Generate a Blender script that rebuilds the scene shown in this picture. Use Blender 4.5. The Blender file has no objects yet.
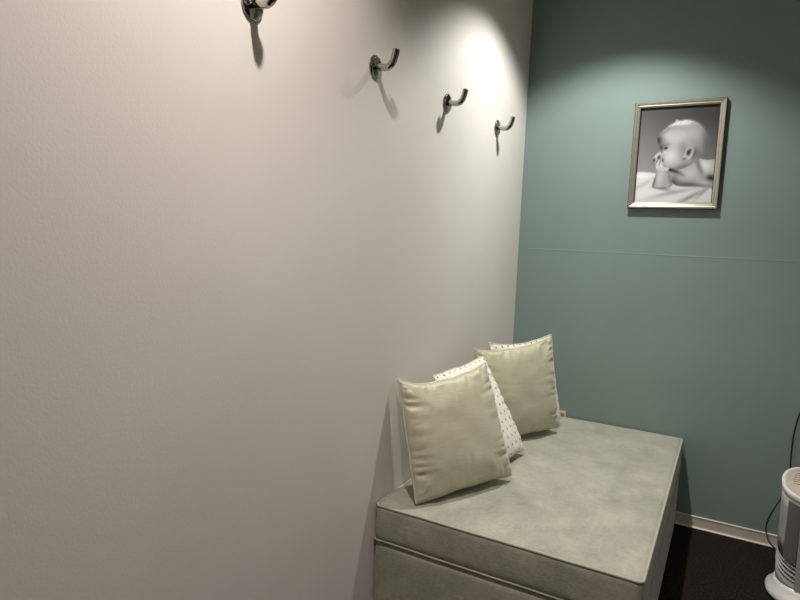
import bpy, bmesh, math, random
import numpy as np
from mathutils import Vector, Matrix, noise

random.seed(4)
R = math.radians
scene = bpy.context.scene
COL = scene.collection

# ------------------------------------------------------------------ camera
cam_data = bpy.data.cameras.new('camera')
cam_data.sensor_width = 36.0
cam_data.lens = 599.13 / 800 * 36.0
cam_data.clip_start = 0.02
cam = bpy.data.objects.new('camera', cam_data)
COL.objects.link(cam)
right = Vector((0.87235934, 0.48746514, 0.03697177))
down = Vector((0.08827923, -0.08269498, -0.9926572))
fwd = Vector((-0.4808284, 0.86921762, -0.11517279))
m = Matrix((
    (right.x, -down.x, -fwd.x, 1.0717),
    (right.y, -down.y, -fwd.y, -3.2992),
    (right.z, -down.z, -fwd.z, 1.45),
    (0, 0, 0, 1)))
cam.matrix_world = m
scene.camera = cam

# ------------------------------------------------------------------ world / exposure
scene.view_settings.view_transform = 'Standard'
scene.view_settings.look = 'None'
scene.view_settings.exposure = 0.0
scene.view_settings.gamma = 1.0
scene.view_settings.use_curve_mapping = False
w = bpy.data.worlds.new('world')
scene.world = w
w.use_nodes = True
w.node_tree.nodes['Background'].inputs[0].default_value = (0.05, 0.05, 0.05, 1)
w.node_tree.nodes['Background'].inputs[1].default_value = 0.2

CEIL = 2.80
# recessed downlights of the room: x, y, watts, colour, cone angle, blend
DOWNLIGHTS = [
    (0.53, -0.62, 134, (1.0, 0.988, 0.955), 118, 0.40, 1.7),
    (0.50, -2.30, 121, (1.0, 0.905, 0.84), 130, 0.40, 1.8),
    (1.80, -2.30, 32, (1.0, 0.92, 0.88), 150, 0.5, 0.8),
]


# ------------------------------------------------------------------ helpers
def srgb(r, g, b):
    def f(c):
        c /= 255.0
        return c / 12.92 if c <= 0.04045 else ((c + 0.055) / 1.055) ** 2.4
    return (f(r), f(g), f(b), 1.0)


def obj(name, bm, mat=None, parent=None, smooth=True):
    me = bpy.data.meshes.new(name)
    bmesh.ops.recalc_face_normals(bm, faces=bm.faces[:])
    bm.to_mesh(me)
    bm.free()
    for p in me.polygons:
        p.use_smooth = smooth
    o = bpy.data.objects.new(name, me)
    COL.objects.link(o)
    if mat:
        me.materials.append(mat)
    if parent:
        o.parent = parent
    return o


def autosmooth(o, ang=35):
    me = o.data
    bm = bmesh.new()
    bm.from_mesh(me)
    for e in bm.edges:
        if len(e.link_faces) == 2 and e.calc_face_angle(0) > R(ang):
            e.smooth = False
    bm.to_mesh(me)
    bm.free()
    return o


def empty(name, loc, rotz=0):
    o = bpy.data.objects.new(name, None)
    o.empty_display_size = 0.05
    o.location = loc
    o.rotation_euler = (0, 0, rotz)
    COL.objects.link(o)
    return o


def tag(o, label, cat, group=None):
    o['label'] = label
    o['category'] = cat
    if group:
        o['group'] = group
    return o


def struct(o):
    o['kind'] = 'structure'
    return o


def box(bm, x0, x1, y0, y1, z0, z1, bevel=0.0, seg=3):
    t = bmesh.new()
    bmesh.ops.create_cube(t, size=1.0)
    for v in t.verts:
        v.co = Vector(((x0 + x1) / 2 + v.co.x * (x1 - x0),
                       (y0 + y1) / 2 + v.co.y * (y1 - y0),
                       (z0 + z1) / 2 + v.co.z * (z1 - z0)))
    if bevel > 0:
        bmesh.ops.bevel(t, geom=t.edges[:], offset=bevel, segments=seg, profile=0.5, affect='EDGES')
    me = bpy.data.meshes.new('t')
    t.to_mesh(me)
    t.free()
    bm.from_mesh(me)
    bpy.data.meshes.remove(me)


def tube(bm, pts, rad, n=12, closed=False, caps=True):
    """sweep a circle along pts; rad is a number or a list"""
    pts = [Vector(p) for p in pts]
    N = len(pts)
    rings = []
    up = None
    for i, p in enumerate(pts):
        if closed:
            t = (pts[(i + 1) % N] - pts[i - 1]).normalized()
        else:
            t = (pts[min(i + 1, N - 1)] - pts[max(i - 1, 0)]).normalized()
        if up is None:
            a = Vector((0, 0, 1)) if abs(t.z) < 0.9 else Vector((1, 0, 0))
            up = (a - t * a.dot(t)).normalized()
        else:
            up = (up - t * up.dot(t)).normalized()
        s = t.cross(up)
        r = rad[i] if isinstance(rad, (list, tuple)) else rad
        rings.append([bm.verts.new(p + (up * math.cos(2 * math.pi * k / n) + s * math.sin(2 * math.pi * k / n)) * r)
                      for k in range(n)])
    for i in range(N if closed else N - 1):
        a, b = rings[i], rings[(i + 1) % N]
        off = 0
        if closed and i == N - 1:
            off = min(range(n), key=lambda o: (a[0].co - b[o].co).length)
        for k in range(n):
            bm.faces.new((a[k], a[(k + 1) % n], b[(k + 1 + off) % n], b[(k + off) % n]))
    if not closed and caps:
        bm.faces.new(rings[0])
        bm.faces.new(rings[-1])


def spline(ctrl, per=10, closed=False):
    c = [Vector(p) for p in ctrl]
    n = len(c)
    out = []
    for i in range(n if closed else n - 1):
        if closed:
            p0, p1, p2, p3 = c[i - 1], c[i], c[(i + 1) % n], c[(i + 2) % n]
        else:
            p0, p1, p2, p3 = c[max(i - 1, 0)], c[i], c[i + 1], c[min(i + 2, n - 1)]
        for k in range(per):
            t = k / per
            out.append(0.5 * ((2 * p1) + (p2 - p0) * t + (2 * p0 - 5 * p1 + 4 * p2 - p3) * t * t
                              + (3 * p1 - p0 - 3 * p2 + p3) * t ** 3))
    if not closed:
        out.append(c[-1])
    return out


def lathe(bm, prof, n=40, axis='Z', center=(0, 0, 0)):
    """prof: list of (r, h)"""
    rings = []
    cx, cy, cz = center
    for r, h in prof:
        if r < 1e-6:
            p = (cx + h, cy, cz) if axis == 'X' else (cx, cy, cz + h)
            rings.append([bm.verts.new(p)])
        else:
            ring = []
            for k in range(n):
                a = 2 * math.pi * k / n
                if axis == 'X':
                    ring.append(bm.verts.new((cx + h, cy + r * math.cos(a), cz + r * math.sin(a))))
                else:
                    ring.append(bm.verts.new((cx + r * math.cos(a), cy + r * math.sin(a), cz + h)))
            rings.append(ring)
    for a, b in zip(rings, rings[1:]):
        if len(a) == 1 and len(b) > 1:
            for k in range(n):
                bm.faces.new((a[0], b[k], b[(k + 1) % n]))
        elif len(b) == 1 and len(a) > 1:
            for k in range(n):
                bm.faces.new((b[0], a[k], a[(k + 1) % n]))
        elif len(a) > 1:
            for k in range(n):
                bm.faces.new((a[k], a[(k + 1) % n], b[(k + 1) % n], b[k]))


# ------------------------------------------------------------------ materials
class NT:
    def __init__(self, name):
        self.mat = bpy.data.materials.new(name)
        self.mat.use_nodes = True
        self.t = self.mat.node_tree
        self.b = self.t.nodes['Principled BSDF']

    def n(self, typ, **kw):
        nd = self.t.nodes.new(typ)
        for k, v in kw.items():
            if hasattr(nd, k):
                setattr(nd, k, v)
        return nd

    def l(self, a, b):
        self.t.links.new(a, b)

    def set(self, **kw):
        for k, v in kw.items():
            self.b.inputs[k.replace('_', ' ')].default_value = v

    def coords(self, kind='Object'):
        return self.n('ShaderNodeTexCoord').outputs[kind]

    def noise(self, vec, scale, detail=3, rough=0.5, stretch=None):
        nd = self.n('ShaderNodeTexNoise')
        nd.inputs['Scale'].default_value = scale
        nd.inputs['Detail'].default_value = detail
        nd.inputs['Roughness'].default_value = rough
        if stretch:
            mp = self.n('ShaderNodeMapping')
            mp.inputs['Scale'].default_value = stretch
            self.l(vec, mp.inputs['Vector'])
            vec = mp.outputs[0]
        self.l(vec, nd.inputs['Vector'])
        return nd.outputs['Fac']

    def ramp(self, fac, stops):
        r = self.n('ShaderNodeValToRGB')
        e = r.color_ramp.elements
        while len(e) < len(stops):
            e.new(0.5)
        for el, (p, c) in zip(e, stops):
            el.position = p
            el.color = c
        self.l(fac, r.inputs[0])
        return r.outputs[0]

    def bump(self, h, strength, dist, prev=None):
        b = self.n('ShaderNodeBump')
        b.inputs['Strength'].default_value = strength
        b.inputs['Distance'].default_value = dist
        self.l(h, b.inputs['Height'])
        if prev:
            self.l(prev, b.inputs['Normal'])
        self.l(b.outputs[0], self.b.inputs['Normal'])
        return b.outputs[0]

    def math(self, op, a, b=None):
        nd = self.n('ShaderNodeMath', operation=op)
        for i, v in enumerate((a, b)):
            if v is None:
                continue
            if isinstance(v, (int, float)):
                nd.inputs[i].default_value = v
            else:
                self.l(v, nd.inputs[i])
        return nd.outputs[0]


def plain(name, col, rough=0.5, metal=0.0, **kw):
    k = NT(name)
    v = k.coords()
    f = k.noise(v, 30, 2)
    c = [x for x in col[:3]]
    k.l(k.ramp(f, [(0.3, tuple(x * 0.95 for x in c) + (1,)), (0.7, tuple(min(1, x * 1.05) for x in c) + (1,))]),
        k.b.inputs['Base Color'])
    k.set(Roughness=rough, Metallic=metal)
    k.set(**kw)
    return k.mat


def wallpaper(name, a, b, bump=0.25):
    k = NT(name)
    v = k.coords()
    k.l(k.ramp(k.noise(v, 3.0, 4), [(0.3, a), (0.7, b)]), k.b.inputs['Base Color'])
    h = k.math('ADD', k.noise(v, 160, 3, 0.6), k.math('MULTIPLY', k.noise(v, 45, 2, 0.5), 0.5))
    k.bump(h, bump, 0.0012)
    k.set(Roughness=0.62, Specular_IOR_Level=0.3)
    return k.mat


M_WHITE = wallpaper('white_wallpaper', srgb(222, 218, 211), srgb(226, 222, 216), 0.22)
M_GREEN = wallpaper('green_wallpaper', srgb(130, 148, 142), srgb(134, 152, 146), 0.2)
M_CEIL = wallpaper('ceiling_paper', srgb(214, 212, 206), srgb(220, 218, 212), 0.2)

k = NT('black_carpet')
v = k.coords()
k.l(k.ramp(k.noise(v, 130, 4, 0.75), [(0.38, srgb(20, 17, 15)), (0.58, srgb(44, 38, 32)), (0.74, srgb(96, 83, 68))]),
    k.b.inputs['Base Color'])
k.bump(k.noise(v, 300, 2), 0.8, 0.004)
k.set(Roughness=0.95, Specular_IOR_Level=0.1)
M_CARPET = k.mat

M_BASE = plain('beige_vinyl', srgb(218, 208, 194), 0.4)
M_CHROME = plain('polished_chrome', srgb(176, 172, 166), 0.06, 1.0)


def velvet():
    k = NT('grey_green_velour')
    v = k.coords()
    big = k.noise(v, 5.0, 5, 0.6)
    mid = k.noise(v, 16.0, 4, 0.65, (1.0, 0.6, 1.0))
    weave = k.noise(v, 150, 3, 0.75, (0.5, 1.4, 1.0))
    f = k.math('ADD', k.math('MULTIPLY', big, 0.42), k.math('ADD', k.math('MULTIPLY', mid, 0.30),
                                                         k.math('MULTIPLY', weave, 0.38)))
    k.l(k.ramp(f, [(0.36, srgb(138, 139, 126)), (0.54, srgb(164, 163, 149)), (0.74, srgb(194, 189, 172))]),
        k.b.inputs['Base Color'])
    k.set(Roughness=0.8, Specular_IOR_Level=0.2, Sheen_Weight=0.35, Sheen_Roughness=0.4)
    k.bump(k.math('ADD', weave, k.math('MULTIPLY', k.noise(v, 320, 2), 0.8)), 0.5, 0.002)
    return k.mat


M_VELVET = velvet()
M_VPIPE = plain('grey_green_cord', srgb(172, 170, 154), 0.7)


def satin():
    k = NT('sage_satin')
    v = k.coords()
    weave = k.noise(v, 140, 3, 0.6, (0.12, 2.0, 1.0))
    big = k.noise(v, 9, 3)
    f = k.math('ADD', k.math('MULTIPLY', weave, 0.55), k.math('MULTIPLY', big, 0.45))
    k.l(k.ramp(f, [(0.3, srgb(176, 174, 147)), (0.7, srgb(202, 198, 171))]), k.b.inputs['Base Color'])
    k.set(Roughness=0.46, Specular_IOR_Level=0.5, Sheen_Weight=0.3)
    k.bump(weave, 0.15, 0.001)
    return k.mat


M_SATIN = satin()
M_SATPIPE = plain('sage_satin_cord', srgb(196, 193, 168), 0.45)


def dotted():
    k = NT('white_dotted_cotton')
    v = k.coords()
    sep = k.n('ShaderNodeSeparateXYZ')
    k.l(v, sep.inputs[0])
    u, t = sep.outputs['X'], sep.outputs['Y']
    cell = 0.035
    row = k.math('FLOOR', k.math('DIVIDE', t, cell))
    odd = k.math('MULTIPLY', k.math('MODULO', k.math('ABSOLUTE', row), 2.0), 0.5)
    fu = k.math('SUBTRACT', k.math('FRACT', k.math('ADD', k.math('DIVIDE', u, cell * 1.15), odd)), 0.5)
    ft = k.math('SUBTRACT', k.math('FRACT', k.math('DIVIDE', t, cell)), 0.5)
    d = k.math('ADD', k.math('POWER', k.math('ABSOLUTE', k.math('MULTIPLY', fu, 9.5)), 2.0),
               k.math('POWER', k.math('ABSOLUTE', k.math('MULTIPLY', ft, 6.0)), 2.0))
    k.l(k.ramp(d, [(0.75, srgb(112, 104, 94)), (1.0, srgb(238, 235, 222))]), k.b.inputs['Base Color'])
    k.set(Roughness=0.75, Specular_IOR_Level=0.25)
    k.bump(k.noise(v, 400, 2), 0.2, 0.0006)
    return k.mat


M_DOT = dotted()
M_DOTPIPE = plain('cream_cotton_cord', srgb(208, 200, 172), 0.7)

M_FRAME = plain('champagne_frame', srgb(186, 180, 161), 0.36, 0.75)
M_BLACKWOOD = plain('black_lacquer', srgb(24, 21, 19), 0.35)
M_BOARD = plain('brown_board', srgb(92, 74, 56), 0.8)

M_HWHITE = plain('white_plastic', srgb(226, 222, 216), 0.35)
M_HSILVER = plain('silver_plastic', srgb(176, 176, 172), 0.38)
M_HGREY = plain('grey_grille_plastic', srgb(108, 108, 106), 0.45)
M_HDARK = plain('black_plastic', srgb(18, 18, 18), 0.5)
M_PANELB = plain('beige_panel', srgb(186, 176, 160), 0.5)
M_PRINT_INK = plain('brown_ink', srgb(132, 116, 98), 0.6)
M_CORD = plain('black_rubber', srgb(14, 14, 14), 0.45)
M_OUT = plain('ivory_plate', srgb(206, 190, 160), 0.45)
M_OUTB = plain('brown_socket', srgb(124, 98, 66), 0.5)

k = NT('warm_lens')
k.set(Emission_Color=(1, 0.88, 0.7, 1), Emission_Strength=6.0, Roughness=0.4)
M_LENS = k.mat

# ------------------------------------------------------------------ the room
XR, YF = 2.30, -4.20
T = 0.10


def slab(name, a, mat):
    bm = bmesh.new()
    box(bm, *a)
    return struct(obj(name, bm, mat, smooth=False))


slab('floor', (-T, XR + T, YF - T, T, -0.1, 0.0), M_CARPET)
slab('ceiling', (-T, XR + T, YF - T, T, CEIL, CEIL + 0.1), M_CEIL)
slab('wall_left', (-T, 0.0, YF - T, T, 0.0, CEIL), M_WHITE)
slab('wall_right', (XR, XR + T, YF - T, T, 0.0, CEIL), M_WHITE)
slab('wall_front', (0.0, XR, YF - T, YF, 0.0, CEIL), M_WHITE)

# unseen dark slab with a handle, added to darken reflections in the chrome hooks
M_ADDED_DOOR = plain('added_door_brown', srgb(46, 34, 27), 0.4)
bm = bmesh.new()
box(bm, XR - 0.035, XR - 0.0005, -3.45, -1.25, 0.001, 2.25, 0.004, 2)
added_door = struct(obj('added_door_1', bm, M_ADDED_DOOR, smooth=False))
bm = bmesh.new()
tube(bm, [(XR - 0.035, -1.42, 0.9), (XR - 0.075, -1.42, 0.905), (XR - 0.08, -1.42, 0.92), (XR - 0.08, -1.42, 1.16),
          (XR - 0.075, -1.42, 1.175), (XR - 0.035, -1.42, 1.18)], 0.009, 12)
obj('added_handle', bm, M_CHROME, added_door)

# green wall: the two widths of paper meet in a slightly raised horizontal seam
bm = bmesh.new()
box(bm, 0.0, XR, 0.0, T, 0.0, CEIL)
struct(obj('wall_back', bm, M_GREEN, smooth=False))
bm = bmesh.new()
prof = [(0, 1.3728), (-0.0006, 1.3734), (-0.0007, 1.3746), (-0.0003, 1.3775), (0, 1.3795)]
ra = [bm.verts.new((0.0, y, z)) for y, z in prof]
rb = [bm.verts.new((XR, y, z)) for y, z in prof]
for i in range(len(prof) - 1):
    bm.faces.new((ra[i], ra[i + 1], rb[i + 1], rb[i]))
struct(obj('trim_1', bm, M_GREEN, smooth=False))


def baseboard(name, p, q, inward):
    """skirting with a small rounded lip at top and foot"""
    p, q, n = Vector(p), Vector(q), Vector(inward)
    prof = [(0, 0), (0.013, 0), (0.013, 0.002), (0.007, 0.007), (0.006, 0.012), (0.006, 0.054),
            (0.0075, 0.056), (0.0085, 0.0575), (0.008, 0.0595), (0.005, 0.0612), (0, 0.0615)]
    bm = bmesh.new()
    A = [bm.verts.new(p + n * d + Vector((0, 0, z))) for d, z in prof]
    B = [bm.verts.new(q + n * d + Vector((0, 0, z))) for d, z in prof]
    for i in range(len(prof)):
        j = (i + 1) % len(prof)
        bm.faces.new((A[i], A[j], B[j], B[i]))
    bm.faces.new(A)
    bm.faces.new(B)
    return struct(obj(name, bm, M_BASE, smooth=False))


baseboard('baseboard_back', (0, 0, 0), (XR, 0, 0), (0, -1, 0))
baseboard('baseboard_left', (0, YF, 0), (0, -0.014, 0), (1, 0, 0))
baseboard('baseboard_right', (XR, -1.25, 0), (XR, -0.014, 0), (-1, 0, 0))
baseboard('baseboard_front', (0.014, YF, 0), (XR - 0.014, YF, 0), (0, 1, 0))

# ------------------------------------------------------------------ downlights
places = ['over the coat hooks and the bench', 'near the first coat hook', 'in the middle of the room']
for (x, y, wt, colr, ang, blend, fall), where in zip(DOWNLIGHTS, places):
    d = tag(empty('downlight', (x, y, CEIL)), 'round recessed ceiling downlight ' + where, 'ceiling light',
            'recessed downlights')
    bm = bmesh.new()
    lathe(bm, [(0.062, 0.0), (0.064, -0.003), (0.060, -0.006), (0.050, -0.004), (0.047, 0.0)], 48)
    obj('trim_ring', bm, M_HWHITE, d)
    bm = bmesh.new()
    lathe(bm, [(0.0, -0.002), (0.047, -0.002), (0.047, -0.0005), (0.0, -0.0005)], 48)
    obj('lens', bm, M_LENS, d)
    ld = bpy.data.lights.new('lamp', 'SPOT')
    ld.energy = wt
    ld.color = colr
    ld.spot_size = R(ang)
    ld.spot_blend = blend
    ld.shadow_soft_size = 0.03
    # the fitting throws most of its light straight down: strength falls with the cosine of the angle
    ld.use_nodes = True
    lt = ld.node_tree
    em = lt.nodes['Emission']
    tc = lt.nodes.new('ShaderNodeTexCoord')
    sx = lt.nodes.new('ShaderNodeSeparateXYZ')
    ab = lt.nodes.new('ShaderNodeMath')
    ab.operation = 'ABSOLUTE'
    pw = lt.nodes.new('ShaderNodeMath')
    pw.operation = 'POWER'
    pw.inputs[1].default_value = fall
    lt.links.new(tc.outputs['Normal'], sx.inputs[0])
    lt.links.new(sx.outputs['Z'], ab.inputs[0])
    lt.links.new(ab.outputs[0], pw.inputs[0])
    lt.links.new(pw.outputs[0], em.inputs['Strength'])
    lo = bpy.data.objects.new('lamp', ld)
    lo.location = (0, 0, -0.012)
    lo.parent = d
    COL.objects.link(lo)

# ------------------------------------------------------------------ bench
BX0, BX1, BY0, BY1 = 0.006, 0.926, -1.503, -0.018
LID0, TOP = 0.322, 0.455
bench = tag(empty('upholstered_bench', ((BX0 + BX1) / 2, (BY0 + BY1) / 2, 0)),
            'low grey-green velour storage bench with piped lid in the corner below the green wall', 'bench')
bc = bench.location


def rounded_box(x0, x1, y0, y1, z0, z1, rv, rh, crown=0.0, nx=40, ny=60, nz=10, bulge=0.0):
    """soft upholstered block: subdivided box with rounded vertical corners (rv) and top/bottom edges (rh)"""
    bm = bmesh.new()
    box(bm, x0, x1, y0, y1, z0, z1)
    bm.verts.ensure_lookup_table()
    for ax, cnt in ((0, nx), (1, ny), (2, nz)):
        es = [e for e in bm.edges
              if abs((e.verts[0].co - e.verts[1].co)[ax]) > 1e-5]
        bmesh.ops.subdivide_edges(bm, edges=es, cuts=cnt, use_grid_fill=True)
    cx, cy, cz = (x0 + x1) / 2, (y0 + y1) / 2, (z0 + z1) / 2
    hx, hy, hz = (x1 - x0) / 2, (y1 - y0) / 2, (z1 - z0) / 2
    for v in bm.verts:
        px, py, pz = v.co.x - cx, v.co.y - cy, v.co.z - cz
        # horizontal rounding
        ix, iy = max(-hx + rv, min(hx - rv, px)), max(-hy + rv, min(hy - rv, py))
        dx, dy = px - ix, py - iy
        dl = math.hypot(dx, dy)
        mx = max(abs(dx), abs(dy))
        if dl > 1e-9:
            px, py = ix + dx * mx / dl, iy + dy * mx / dl
        # how far inside the side walls: 0 on the wall
        edge = min(hx - abs(v.co.x - cx), hy - abs(v.co.y - cy))
        edz = hz - abs(pz)
        s = 1 if pz > 0 else -1
        if edge < rh and edz < rh:
            a, b = rh - edge, rh - edz
            mm, L = max(a, b), math.hypot(a, b)
            k1 = (mm / L - 1) if L > 0 else 0
            pz += s * b * k1
            nx_, ny_ = (px - ix), (py - iy)
            l2 = math.hypot(nx_, ny_)
            if l2 > 1e-9:
                px += nx_ / l2 * a * k1
                py += ny_ / l2 * a * k1
            else:
                if hx - abs(v.co.x - cx) < hy - abs(v.co.y - cy):
                    px += math.copysign(a * k1, px)
                else:
                    py += math.copysign(a * k1, py)
        u, t = px / hx, py / hy
        if crown and s > 0 and edz < 1e-4:
            f = (1 - abs(u) ** 3) * (1 - abs(t) ** 3)
            pz += crown * f + 0.002 * noise.noise(Vector((px * 6, py * 6, 3))) * min(1, f * 3)
        if bulge:
            zf = max(0.0, 1 - (pz / hz) ** 2)
            if abs(u) > 0.999:
                px += math.copysign(bulge * zf * (1 - t ** 4), px)
            if abs(t) > 0.999:
                py += math.copysign(bulge * zf * (1 - u ** 4), py)
        v.co = Vector((px + cx, py + cy, pz + cz))
    return bm


def rect_loop(x0, x1, y0, y1, z, r, n=8):
    pts = []
    for cx, cy, a0 in ((x1 - r, y1 - r, 0), (x0 + r, y1 - r, 90), (x0 + r, y0 + r, 180), (x1 - r, y0 + r, 270)):
        for i in range(n + 1):
            a = R(a0 + 90 * i / n)
            pts.append(Vector((cx + r * math.cos(a), cy + r * math.sin(a), z)))
    # add points on the straights
    out = []
    for i, p in enumerate(pts):
        q = pts[(i + 1) % len(pts)]
        out.append(p)
        d = (q - p).length
        if d > 0.1:
            k = int(d / 0.05)
            out += [p.lerp(q, j / k) for j in range(1, k)]
    return out


def shift(bm, off):
    for v in bm.verts:
        v.co -= off
    return bm


bm = rounded_box(BX0 + 0.001, BX1 - 0.001, BY0 + 0.001, BY1 - 0.004, 0.0, LID0 - 0.001, 0.014, 0.006, 0, 24, 36, 8, 0.003)
obj('base', shift(bm, bc), M_VELVET, bench)
bm = rounded_box(BX0, BX1, BY0, BY1, LID0 + 0.001, TOP, 0.016, 0.010, 0.009, 40, 60, 9, 0.003)
lid = obj('lid_cushion', shift(bm, bc), M_VELVET, bench)
bm = bmesh.new()
lp = rect_loop(BX0 + 0.003, BX1 - 0.003, BY0 + 0.003, BY1 - 0.003, TOP - 0.003, 0.016)
lp = [p + Vector((0, 0, 0.0015 * noise.noise(p * 9))) for p in lp]
tube(bm, lp, 0.0052, 8, closed=True)
obj('piping', shift(bm, bc), M_VPIPE, lid)
bm = bmesh.new()
lp = rect_loop(BX0 - 0.001, BX1 + 0.001, BY0 - 0.001, BY1 + 0.001, LID0, 0.016)
lp = [p + Vector((0, 0, 0.002 * noise.noise(p * 6))) for p in lp]
tube(bm, lp, 0.0036, 8, closed=True)
obj('piping', shift(bm, bc), M_VELVET, lid)


# ------------------------------------------------------------------ cushions
def cushion(name, label, pose, tf, tb, mat, pmat, seed, sag=0.02, pipe_r=0.0042, ears=0.032, wr=1.0, bend=0.0, taper=0.0, skew=0.0):
    x, y, yaw, tilt, w_, h_, roll = pose
    u = Vector((math.sin(yaw), math.cos(yaw), 0))
    n = Vector((math.cos(yaw), -math.sin(yaw), 0))
    vv = Vector((0, 0, 1)) * math.cos(tilt) - n * math.sin(tilt)
    u, vv = u * math.cos(roll) + vv * math.sin(roll), vv * math.cos(roll) - u * math.sin(roll)
    nn = u.cross(vv)
    zb = TOP + 0.0105 + abs(math.sin(roll)) * w_ / 2
    root = bpy.data.objects.new(name, None)
    root.empty_display_size = 0.05
    COL.objects.link(root)
    root.matrix_world = Matrix((
        (u.x, vv.x, nn.x, x), (u.y, vv.y, nn.y, y), (u.z, vv.z, nn.z, zb), (0, 0, 0, 1)))
    tag(root, label, 'cushion', 'scatter cushions on the bench')
    N = 64

    def plan(s, t):
        px = w_ / 2 * s * (1 - ears * (1 - t * t) * (0.4 + 0.6 * abs(s)))
        py = h_ / 2 * t * (1 - ears * (1 - s * s) * (0.4 + 0.6 * abs(t)))
        if t > 0:
            py -= sag * t ** 2 * (1 - s * s) ** 0.8 * (1 - 0.35 * s)
        # limp rim: small waves along the seam
        px += 0.004 * wr * noise.noise(Vector((seed, t * 3.0, s))) * abs(s)
        py += 0.004 * wr * noise.noise(Vector((s * 3.0, seed + 5, t))) * abs(t)
        px = px * (1 - taper * (t + 1) / 2) + skew * t
        zz = bend * (s * s) * 1.0
        return px, py + h_ / 2, zz

    def height(s, t, side):
        T_ = tf if side > 0 else tb
        a, b = max(0, 1 - s * s), max(0, 1 - t * t)
        z = T_ * (a * b) ** 0.42
        # fuller in the lower half
        z *= 1.0 - 0.16 * t
        e = 1 - max(abs(s), abs(t))                 # 0 at the seam
        # gathers running in from the seam
        fall = math.exp(-e * 6.5) * min(1, e * 14)
        along = t if abs(s) > abs(t) else s
        key = 2 if abs(s) > abs(t) else 7
        reach = 5.0 + 5.0 * noise.noise(Vector((along * 4.0, seed, key)))
        fall = math.exp(-e * max(2.2, reach)) * min(1, e * 12) * max(0.0, 1 - e) ** 1.6
        g = 0.55 - 2.2 * abs(noise.noise(Vector((along * 8.0 + 0.6 * e, seed * 3.1 + key, e * 1.2))))
        g2 = noise.noise(Vector((along * 19.0, seed * 1.7 + key, e * 2.0)))
        z += (0.011 * g + 0.0025 * g2) * wr * fall
        # diagonal creases from the corners and broad dents
        z += 0.004 * wr * noise.noise(Vector((s * 1.8 + t * 0.9 + seed, t * 2.6 - s * 0.5, side))) * (a * b) ** 0.5
        c1 = noise.noise(Vector(((s - t) * 0.8, (s + t) * 5.0 + seed, side * 2.0)))
        c2 = noise.noise(Vector(((s + t) * 0.8, (s - t) * 5.0 + seed, side * 3.0)))
        dc = abs(s * t)
        z += 0.0022 * wr * (c1 + c2) * dc * min(1, e * 8)
        return max(z, 0.0)

    bm = bmesh.new()
    grids = {}
    for side in (1, -1):
        for i in range(N + 1):
            for j in range(N + 1):
                s = math.sin((i / N * 2 - 1) * math.pi / 2 * 0.999) if False else (i / N * 2 - 1)
                t = j / N * 2 - 1
                # concentrate samples by the rim
                s = math.copysign(1 - (1 - abs(s)) ** 1.35, s)
                t = math.copysign(1 - (1 - abs(t)) ** 1.35, t)
                rim = i in (0, N) or j in (0, N)
                if side < 0 and rim:
                    grids[side, i, j] = grids[1, i, j]
                    continue
                px, py, zz = plan(s, t)
                h = 0 if rim else height(s, t, side)
                grids[side, i, j] = bm.verts.new((px, py, zz + side * h))
    for side in (1, -1):
        for i in range(N):
            for j in range(N):
                q = [grids[side, i, j], grids[side, i + 1, j], grids[side, i + 1, j + 1], grids[side, i, j + 1]]
                bm.faces.new(q if side > 0 else q[::-1])
    cover = obj('cover', bm, mat, root)
    # piping along the seam
    ts = [i / 40 * 2 - 1 for i in range(40)]
    loop = [(t, -1) for t in ts] + [(1, t) for t in ts] + [(-t, 1) for t in ts] + [(-1, -t) for t in ts]
    pts = [Vector(plan(s, t)) for s, t in loop]
    bm = bmesh.new()
    tube(bm, pts, pipe_r, 7, closed=True)
    obj('piping', bm, pmat, root)
    return root


cushion('cushion', 'plain sage satin cushion nearest the camera, at the open end of the bench',
        (0.248, -1.248, 0.532, 0.275, 0.456, 0.455, 0.060), 0.066, 0.075, M_SATIN, M_SATPIPE, 1.3, 0.034, ears=0.02,
        wr=1.5, taper=0.085, skew=-0.008)
cushion('cushion', 'white dotted cushion slumped against the white wall behind the nearest sage cushion',
        (0.287, -0.927, 0.210, 0.513, 0.396, 0.451, 0.077), 0.045, 0.030, M_DOT, M_DOTPIPE, 4.7, 0.0, ears=0.03)
cushion('cushion', 'plain sage satin cushion further back, with a dotted cushion showing over its top',
        (0.241, -0.531, 0.578, 0.124, 0.466, 0.457, 0.063), 0.064, 0.022, M_SATIN, M_SATPIPE, 8.2, 0.026, wr=1.4)
cushion('cushion', 'white dotted cushion by the corner, only its top edge showing behind the further sage cushion',
        (0.251, -0.392, 0.489, 0.212, 0.432, 0.466, 0.026), 0.026, 0.040, M_DOT, M_DOTPIPE, 11.9, 0.020)

# ------------------------------------------------------------------ coat hooks
hook_pl = obj_arm = None
HOOKS = [(-2.156, 1.979, 'coat hook cut off by the top edge of the photo'),
         (-1.588, 1.973, 'second coat hook from the camera on the white wall, casting two shadows'),
         (-1.030, 1.970, 'coat hook on the white wall, third from the camera, second from the corner'),
         (-0.445, 1.967, 'last coat hook on the white wall, nearest the green wall')]


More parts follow.
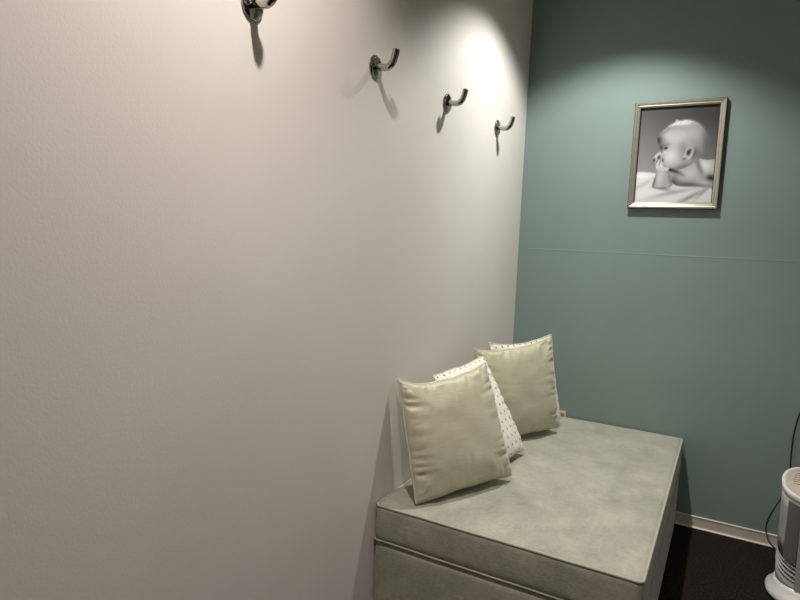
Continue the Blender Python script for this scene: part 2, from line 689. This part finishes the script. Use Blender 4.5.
def make_hook():
    root = empty('coat_hook', (0, 0, 0))
    bm = bmesh.new()
    lathe(bm, [(0.0, 0.0), (0.036, 0.0), (0.0372, 0.002), (0.0368, 0.0045), (0.0345, 0.007), (0.027, 0.0095),
               (0.018, 0.0115), (0.0125, 0.0135), (0.0, 0.0145)], 56, 'X')
    obj('wall_plate', bm, M_CHROME, root)
    bm = bmesh.new()
    ctl = [(0.008, 0, 0), (0.022, 0, -0.002), (0.036, 0, -0.0045), (0.049, 0, -0.0045), (0.060, 0, 0.0015),
           (0.069, 0, 0.013), (0.0745, 0, 0.028), (0.0785, 0, 0.044)]
    pts = spline(ctl, 8)
    L = len(pts)
    rad = [0.0112 + 0.0004 * (i / L) for i in range(L)]
    # round the tip over
    d = (pts[-1] - pts[-2]).normalized()
    for t in (0.3, 0.6, 0.85, 0.97):
        pts.append(pts[L - 1] + d * 0.006 * t)
        rad.append(0.0115 * math.sqrt(1 - t * t) + 0.0006)
    tube(bm, pts, rad, 24)
    for vtx in bm.verts:                       # the prong is slightly wider than thick
        vtx.co.y *= 1.12
    obj('prong', bm, M_CHROME, root)
    return root


hook0 = make_hook()
for i, (y, z, lab) in enumerate(HOOKS):
    if i == 0:
        h = hook0
    else:
        h = hook0.copy()
        COL.objects.link(h)
        for ch in list(hook0.children):
            c = ch.copy()
            COL.objects.link(c)
            c.parent = h
    h.location = (0.0, y, z)
    tag(h, 'polished chrome ' + lab, 'coat hook', 'chrome coat hooks on the white wall')

# ------------------------------------------------------------------ framed picture
PX0, PX1, PZ0, PZ1 = 0.569, 0.979, 1.607, 2.130
PW, PH = PX1 - PX0, PZ1 - PZ0
pic = tag(empty('framed_picture', ((PX0 + PX1) / 2, 0, PZ0)),
          'framed black and white photograph of a baby on the green wall', 'picture')


def frame_ring(prof, inset0=0.0):
    """mitred frame; prof = (inset from outer edge, depth towards room)"""
    bm = bmesh.new()
    rings = []
    for ins, dep in prof:
        x0, x1, z0, z1 = -PW / 2 + ins, PW / 2 - ins, ins, PH - ins
        rings.append([bm.verts.new((x, -dep, z)) for x, z in ((x0, z0), (x1, z0), (x1, z1), (x0, z1))])
    for i in range(len(rings)):
        a, b = rings[i], rings[(i + 1) % len(rings)]
        for k_ in range(4):
            bm.faces.new((a[k_], a[(k_ + 1) % 4], b[(k_ + 1) % 4], b[k_]))
    return bm


bm = frame_ring([(0.0022, 0.004), (0.0022, 0.0225), (0.0045, 0.0245), (0.012, 0.0235), (0.016, 0.021), (0.0195, 0.0215),
                 (0.0250, 0.0195), (0.0280, 0.016), (0.0280, 0.004)])
fr = obj('frame', bm, M_FRAME, pic, smooth=False)
bm = frame_ring([(0.0, 0.002), (0.0, 0.0215), (0.0028, 0.0228), (0.0028, 0.002)])
obj('edge_band', bm, M_BLACKWOOD, fr, smooth=False)
bm = frame_ring([(0.0275, 0.004), (0.0275, 0.0165), (0.0310, 0.0145), (0.0310, 0.004)])
obj('inner_lip', bm, M_BLACKWOOD, fr, smooth=False)
bm = bmesh.new()
box(bm, -PW / 2 + 0.004, PW / 2 - 0.004, -0.006, -0.001, 0.004, PH - 0.004)
obj('backing_board', bm, M_BOARD, pic, smooth=False)


# the print: grey values drawn into a fine grid
def paint(X, Y):
    def inside(poly, feather):
        P = np.array(poly, float)
        ins = np.zeros(X.shape, bool)
        dist = np.full(X.shape, 1e9)
        for i in range(len(P)):
            (x0, y0), (x1, y1) = P[i], P[(i + 1) % len(P)]
            c = (y0 > Y) != (y1 > Y)
            with np.errstate(divide='ignore', invalid='ignore'):
                xi = (x1 - x0) * (Y - y0) / (y1 - y0 + 1e-12) + x0
            ins ^= c & (X < xi)
            dx, dy = x1 - x0, y1 - y0
            t = np.clip(((X - x0) * dx + (Y - y0) * dy) / (dx * dx + dy * dy + 1e-9), 0, 1)
            dist = np.minimum(dist, np.hypot(X - x0 - t * dx, Y - y0 - t * dy))
        sd = np.where(ins, dist, -dist)
        return np.clip(0.5 + sd / feather, 0, 1)

    def smooth_poly(pts, per=5):
        return [(p.x, p.y) for p in spline([(a, b, 0) for a, b in pts], per, True)]

    def blob(x, y, rx, ry, a=0.0):
        ca, sa = math.cos(R(a)), math.sin(R(a))
        u = ((X - x) * ca + (Y - y) * sa) / rx
        v_ = (-(X - x) * sa + (Y - y) * ca) / ry
        return np.exp(-(u * u + v_ * v_))

    G = np.zeros(X.shape)

    def put(mask, val):
        nonlocal G
        G = G * (1 - mask) + val * mask

    # backdrop
    G = 96 + 52 * np.clip((Y - 30) / 360, 0, 1) - 12 * np.clip((X - 250) / 250, 0, 1) + 14 * np.clip((250 - X) / 250, 0, 1)
    # cloth
    put(inside([(-60, 396), (60, 394), (160, 402), (260, 440), (620, 470), (620, 700), (-60, 700)], 10),
        226 - 0.03 * X)
    for (x, y, rx, ry, a, dv) in ((60, 470, 90, 16, -30, -22), (250, 520, 120, 12, -12, -34), (360, 540, 90, 12, -32, -40),
                                  (420, 520, 60, 10, -45, -36), (180, 500, 60, 10, 10, -50), (120, 560, 120, 20, -18, -16),
                                  (300, 570, 90, 14, -24, -24), (30, 420, 60, 12, 0, 14)):
        G = G + dv * blob(x, y, rx, ry, a)
    # body and shoulder
    body = smooth_poly([(225, 375), (290, 350), (350, 318), (395, 303), (440, 312), (530, 322), (540, 480), (460, 490),
                        (380, 484), (310, 484), (258, 474), (232, 438)])
    mb = inside(body, 8)
    val = 168 + 46 * blob(430, 345, 55, 45, 15) + 26 * blob(330, 400, 60, 40) - 40 * blob(300, 470, 90, 22) \
        - 100 * blob(470, 425, 28, 20) - 60 * blob(395, 345, 16, 60, -20) + 22 * blob(430, 455, 45, 24) \
        - 28 * blob(255, 440, 22, 40)
    put(mb, val)
    # far arm below the shoulder
    G = G - 30 * blob(390, 470, 90, 10, 4) * mb
    # head
    head = smooth_poly([(138, 192), (148, 160), (180, 128), (215, 103), (262, 78), (320, 66), (378, 80), (420, 116),
                        (444, 165), (446, 215), (430, 262), (398, 305), (352, 340), (300, 368), (250, 376), (205, 362),
                        (178, 336), (168, 300), (160, 278), (152, 262), (160, 240), (148, 218)])
    mh = inside(head, 5)
    val = 166 + 44 * blob(222, 292, 55, 58) + 26 * blob(275, 180, 70, 50) - 26 * blob(180, 215, 30, 40) + 18 * blob(200, 170, 40, 40) \
        - 48 * blob(440, 190, 34, 120) - 40 * blob(395, 270, 40, 50, 30) - 80 * blob(146, 196, 20, 46, 10) \
        - 40 * blob(300, 365, 70, 22, -15) + 14 * blob(340, 130, 60, 40) - 18 * blob(300, 230, 30, 60)
    put(mh, val)
    # hair
    hair = smooth_poly([(150, 170), (178, 132), (215, 104), (262, 76), (320, 64), (380, 78), (424, 114), (448, 168),
                        (448, 220), (432, 262), (402, 280), (386, 230), (350, 210), (330, 160), (280, 122), (215, 128),
                        (175, 152)])
    mr = inside(hair, 30)
    ang_ = np.arctan2(Y - 190, X - 330)
    streak = np.sin(ang_ * 31 + 0.03 * np.hypot(X - 330, Y - 190)) * 0.35 + np.sin(ang_ * 67 + 2 * np.sin(ang_ * 9)) * 0.35
    put(mr * 0.75, 158 + 52 * blob(290, 82, 85, 20, -6) + 7 * streak - 40 * blob(440, 200, 26, 100) - 34 * blob(190, 140, 34, 16, -35)
        + 18 * blob(350, 150, 60, 40))
    tuft = smooth_poly([(205, 108), (245, 82), (255, 64), (282, 74), (312, 66), (345, 72), (330, 90), (270, 96)])
    put(inside(tuft, 8) * 0.7, 218 + 10 * np.sin(X * 0.21 + Y * 0.16 + 1.4 * np.sin(X * 0.05)))
    # ear
    put(inside(smooth_poly([(318, 248), (336, 232), (358, 240), (364, 266), (352, 292), (330, 312), (308, 312), (304, 292)]),
               8), 196)
    G = G - 130 * blob(333, 268, 13, 20, 20) - 50 * blob(345, 250, 9, 12) - 70 * blob(312, 306, 12, 8, -20) \
        - 30 * blob(366, 275, 8, 34, 10) + 14 * blob(322, 290, 8, 10)
    # eye and brow
    G = G - 95 * blob(190, 243, 13, 8, -8) - 50 * blob(199, 240, 7, 7) - 60 * blob(165, 238, 8, 13) - 24 * blob(200, 220, 26, 6, -12) + 26 * blob(178, 246, 5, 5) \
        - 40 * blob(168, 262, 10, 18) + 20 * blob(182, 268, 12, 8)
    # shade below the jaw
    G = G - 78 * blob(240, 383, 34, 10, 14) - 44 * blob(284, 400, 34, 12, 26) - 60 * blob(210, 378, 22, 10)
    # forearm
    arm = smooth_poly([(140, 372), (178, 362), (214, 380), (224, 420), (240, 468), (222, 488), (160, 496), (114, 488),
                       (120, 450), (134, 410)])
    put(inside(arm, 5), 172 + 26 * blob(160, 430, 24, 60, 8) - 50 * blob(126, 450, 9, 50, 12) - 24 * blob(222, 430, 12, 60, -10))
    G = G - 46 * blob(240, 452, 10, 26, -20) - 40 * blob(180, 494, 60, 6)
    # hand with curled fingers against the mouth
    hand = smooth_poly([(140, 376), (128, 345), (118, 322), (118, 300), (134, 282), (152, 268), (166, 276), (172, 300),
                        (176, 328), (206, 352), (218, 372), (196, 384), (164, 384)])
    put(inside(hand, 6), 196)
    for (x, y, rx, ry, a, dv) in ((124, 318, 7, 14, 10, -110), (152, 300, 10, 12, 20, -120), (138, 328, 4, 20, 25, -70),
                                  (158, 330, 4, 22, 15, -60), (176, 318, 6, 14, 0, -80), (146, 352, 6, 22, 20, 18),
                                  (190, 352, 22, 6, 32, -40), (135, 296, 6, 12, 25, 22), (168, 350, 8, 18, 10, 18)):
        G = G + dv * blob(x, y, rx, ry, a)
    G = 120 + (G - 132) * 1.2
    return np.clip(G, 16, 242)


def make_print():
    x0, x1, z0, z1 = -PW / 2 + 0.0295, PW / 2 - 0.0295, 0.0295, PH - 0.0295
    NX, NZ = 150, 190
    U, V = np.meshgrid(np.linspace(0, 1, NX), np.linspace(0, 1, NZ))
    q = dict(TL=(33, 3), TR=(515, -32), BR=(472, 585), BL=(1.6, 588))
    A = [(1 - U) * V * q['TL'][i] + U * V * q['TR'][i] + U * (1 - V) * q['BR'][i] + (1 - U) * (1 - V) * q['BL'][i]
         for i in (0, 1)]
    G = paint(A[0], A[1]).ravel() / 255.0
    lin = np.where(G <= 0.04045, G / 12.92, ((G + 0.055) / 1.055) ** 2.4)
    verts = [(x0 + u * (x1 - x0), -0.0075, z0 + v_ * (z1 - z0)) for u, v_ in zip(U.ravel(), V.ravel())]
    faces = [(j * NX + i, j * NX + i + 1, (j + 1) * NX + i + 1, (j + 1) * NX + i)
             for j in range(NZ - 1) for i in range(NX - 1)]
    me = bpy.data.meshes.new('photo_print')
    me.from_pydata(verts, [], faces)
    ca = me.color_attributes.new('tone', 'FLOAT_COLOR', 'POINT')
    buf = np.ones((len(verts), 4), np.float32)
    buf[:, 0], buf[:, 1], buf[:, 2] = lin * 1.0, lin * 0.985, lin * 0.985
    ca.data.foreach_set('color', buf.ravel())
    k = NT('monochrome_print')
    a = k.n('ShaderNodeAttribute')
    a.attribute_name = 'tone'
    k.l(a.outputs['Color'], k.b.inputs['Base Color'])
    k.set(Roughness=0.3, Specular_IOR_Level=0.4)
    me.materials.append(k.mat)
    o = bpy.data.objects.new('photo_print', me)
    COL.objects.link(o)
    o.parent = pic
    o['label'] = 'black and white print of a baby in profile, chin on hand'


make_print()

# ------------------------------------------------------------------ wall outlets
def outlet(label, x, z):
    root = tag(empty('wall_outlet', (x, 0, z)), label, 'outlet')
    bm = bmesh.new()
    box(bm, -0.035, 0.035, -0.010, -0.0005, -0.060, 0.060, 0.003)
    obj('cover_plate', bm, M_OUT, root)
    bm = bmesh.new()
    box(bm, -0.012, 0.026, -0.0125, -0.009, -0.040, 0.048, 0.001, 1)
    s_ = obj('socket', bm, M_OUTB, root)
    for zz in (0.024, -0.018):
        for xx in (0.001, 0.0135):
            bm = bmesh.new()
            box(bm, xx - 0.0012, xx + 0.0012, -0.0130, -0.0115, zz - 0.004, zz + 0.004)
            obj('slot', bm, M_HDARK, s_)
    return root


outlet('small beige wall outlet low on the green wall, half hidden behind the bench', 0.296, 0.425)

outlet('beige wall outlet above the fan heater with the black cord plugged in', 1.455, 0.855)

# ------------------------------------------------------------------ tower heater
HX, HY = 1.457, -0.42
heater = tag(empty('fan_heater', (HX, HY, 0)),
             'white and grey fan heater standing on the black carpet at the right edge', 'heater')
NA = 72
AX, BYR = 0.127, 0.104


def ell(a, rx, ry, z):
    # superellipse, a bit squarer than an oval
    c, s = math.cos(a), math.sin(a)
    e = 0.86
    return Vector((rx * math.copysign(abs(c) ** e, c), ry * math.copysign(abs(s) ** e, s), z))


def topz(y):
    return 0.478 + 0.35 * y


def loft(rings, cap0=True, cap1=True):
    bm = bmesh.new()
    vs = [[bm.verts.new(p) for p in r] for r in rings]
    for a, b in zip(vs, vs[1:]):
        for i in range(len(a)):
            j = (i + 1) % len(a)
            bm.faces.new((a[i], a[j], b[j], b[i]))
    if cap0:
        bm.faces.new(vs[0])
    if cap1:
        bm.faces.new(vs[-1])
    return bm


angs = [2 * math.pi * i / NA for i in range(NA)]
# foot
rings = []
for rx, ry, z in ((0.134, 0.126, 0.0), (0.147, 0.141, 0.004), (0.151, 0.145, 0.012), (0.148, 0.141, 0.022),
                  (0.138, 0.128, 0.034), (0.126, 0.112, 0.050), (0.121, 0.104, 0.066)):
    rings.append([ell(a, rx, ry, z) for a in angs])
obj('foot', loft(rings), M_HWHITE, heater)
# body shell, upper part
rings = []
TILT = 0.05                                     # the outlet slopes down towards the front
for rx, ry, z, tl in ((0.118, 0.101, 0.060, 0), (0.120, 0.102, 0.09, 0.5), (0.121, 0.103, 0.128, 1)):
    rings.append([ell(a, rx, ry, z + tl * TILT * math.sin(a)) for a in angs])
obj('plinth', loft(rings), M_HSILVER, heater)
rings = []
for f in (0.0, 0.25, 0.5, 0.75, 1.0):
    r = []
    for a in angs:
        p = ell(a, AX - 0.004 + 0.004 * f, BYR - 0.004 + 0.004 * f, 0)
        z0 = 0.204 + TILT * math.sin(a)
        p.z = z0 + (topz(p.y) - 0.012 - z0) * f
        r.append(p)
    rings.append(r)
body = obj('body', loft(rings), M_HSILVER, heater)
# air outlet: black core and curved louvres
rings = [[ell(a, 0.106, 0.084, z + TILT * math.sin(a)) for a in angs] for z in (0.124, 0.208)]
obj('outlet_core', loft(rings), M_HDARK, heater)
for z in (0.142, 0.161, 0.180, 0.196):
    rings = [[ell(a, rx, rx * 0.83, z + dz + TILT * math.sin(a)) for a in angs]
             for rx, dz in ((0.103, 0.0), (0.121, -0.003), (0.124, 0.0005), (0.121, 0.004), (0.103, 0.005))]
    obj('louvre', loft(rings, False, False), M_HSILVER, heater)


# front panels lying on the body: arcs of the shell
def arc_panel(a0, a1, z0, z1f, off, th, mat, name, n=14):
    bm = bmesh.new()
    rows = []
    for i in range(n + 1):
        a = R(a0 + (a1 - a0) * i / n)
        po = ell(a, AX + off, BYR + off, 0)
        pi = ell(a, AX + off - th, BYR + off - th, 0)
        zt = topz(po.y) - z1f
        zb = z0 + TILT * math.sin(a)
        rows.append([bm.verts.new((po.x, po.y, zb)), bm.verts.new((po.x, po.y, zt)),
                     bm.verts.new((pi.x, pi.y, zt)), bm.verts.new((pi.x, pi.y, zb))])
    for a, b in zip(rows, rows[1:]):
        for k_ in range(4):
            bm.faces.new((a[k_], a[(k_ + 1) % 4], b[(k_ + 1) % 4], b[k_]))
    bm.faces.new(rows[0])
    bm.faces.new(rows[-1])
    return autosmooth(obj(name, bm, mat, heater))


arc_panel(217, 244, 0.212, 0.030, 0.0015, 0.006, M_HGREY, 'intake_grille')
arc_panel(246, 294, 0.118, 0.030, 0.0035, 0.010, M_HSILVER, 'front_panel')
arc_panel(296, 323, 0.212, 0.030, 0.0015, 0.006, M_HGREY, 'intake_grille')

# slanted top: white rim and a beige control panel with rows of print
rings = []
for k_, dz in ((1.000, -0.020), (1.030, -0.014), (1.038, -0.002), (1.02, 0.006), (0.965, 0.008), (0.945, 0.004)):
    r = []
    for a in angs:
        p = ell(a, AX * k_, BYR * k_, 0)
        p.z = topz(p.y) + dz
        r.append(p)
    rings.append(r)
top = obj('top_rim', loft(rings, True, True), M_HWHITE, heater)
r0, r1 = [], []
for a in angs:
    p = ell(a, AX * 0.94, BYR * 0.94, 0)
    p.z = topz(p.y) + 0.002
    r0.append(p)
    q = p.copy()
    q.z += 0.005
    r1.append(q)
obj('control_panel', loft([r0, r1]), M_PANELB, top)
bm = bmesh.new()
for row in range(7):
    yy = 0.062 - row * 0.0135
    half = AX * 0.9 * math.sqrt(max(0, 1 - (yy / (BYR * 0.9)) ** 2)) - 0.022
    xx = -half
    while xx < half:
        L_ = random.uniform(0.006, 0.018)
        if xx + L_ > half:
            break
        vs = []
        for dx, dy in ((0, 0), (L_, 0), (L_, 0.0045), (0, 0.0045)):
            vs.append(bm.verts.new((xx + dx, yy + dy, topz(yy + dy) + 0.0076)))
        bm.faces.new(vs)
        xx += L_ + 0.004
obj('panel_marks', bm, M_PRINT_INK, top, smooth=False)

# power cord: down the wall from beyond the frame, a loop beside the heater, into its back
bm = bmesh.new()
pw = [(1.4627, -0.032, 0.879), (1.4627, -0.045, 0.868), (1.450, -0.035, 0.81), (1.405, -0.03, 0.70), (1.386, -0.032, 0.58), (1.384, -0.04, 0.46),
      (1.384, -0.07, 0.38), (1.362, -0.11, 0.30), (1.334, -0.14, 0.245), (1.313, -0.16, 0.19), (1.308, -0.18, 0.15),
      (1.322, -0.22, 0.115), (1.36, -0.27, 0.10), (1.42, -0.335, 0.10)]
tube(bm, spline([Vector(p) - Vector((HX, HY, 0)) for p in pw], 10), 0.0036, 10)
cord = obj('power_cord', bm, M_CORD, heater)
cord['label'] = 'black power cord'
bm = bmesh.new()
box(bm, 1.4627 - 0.013, 1.4627 + 0.013, -0.038, -0.0132, 0.879 - 0.009, 0.879 + 0.009, 0.003, 2)
obj('plug', shift(bm, Vector((HX, HY, 0))), M_CORD, cord)
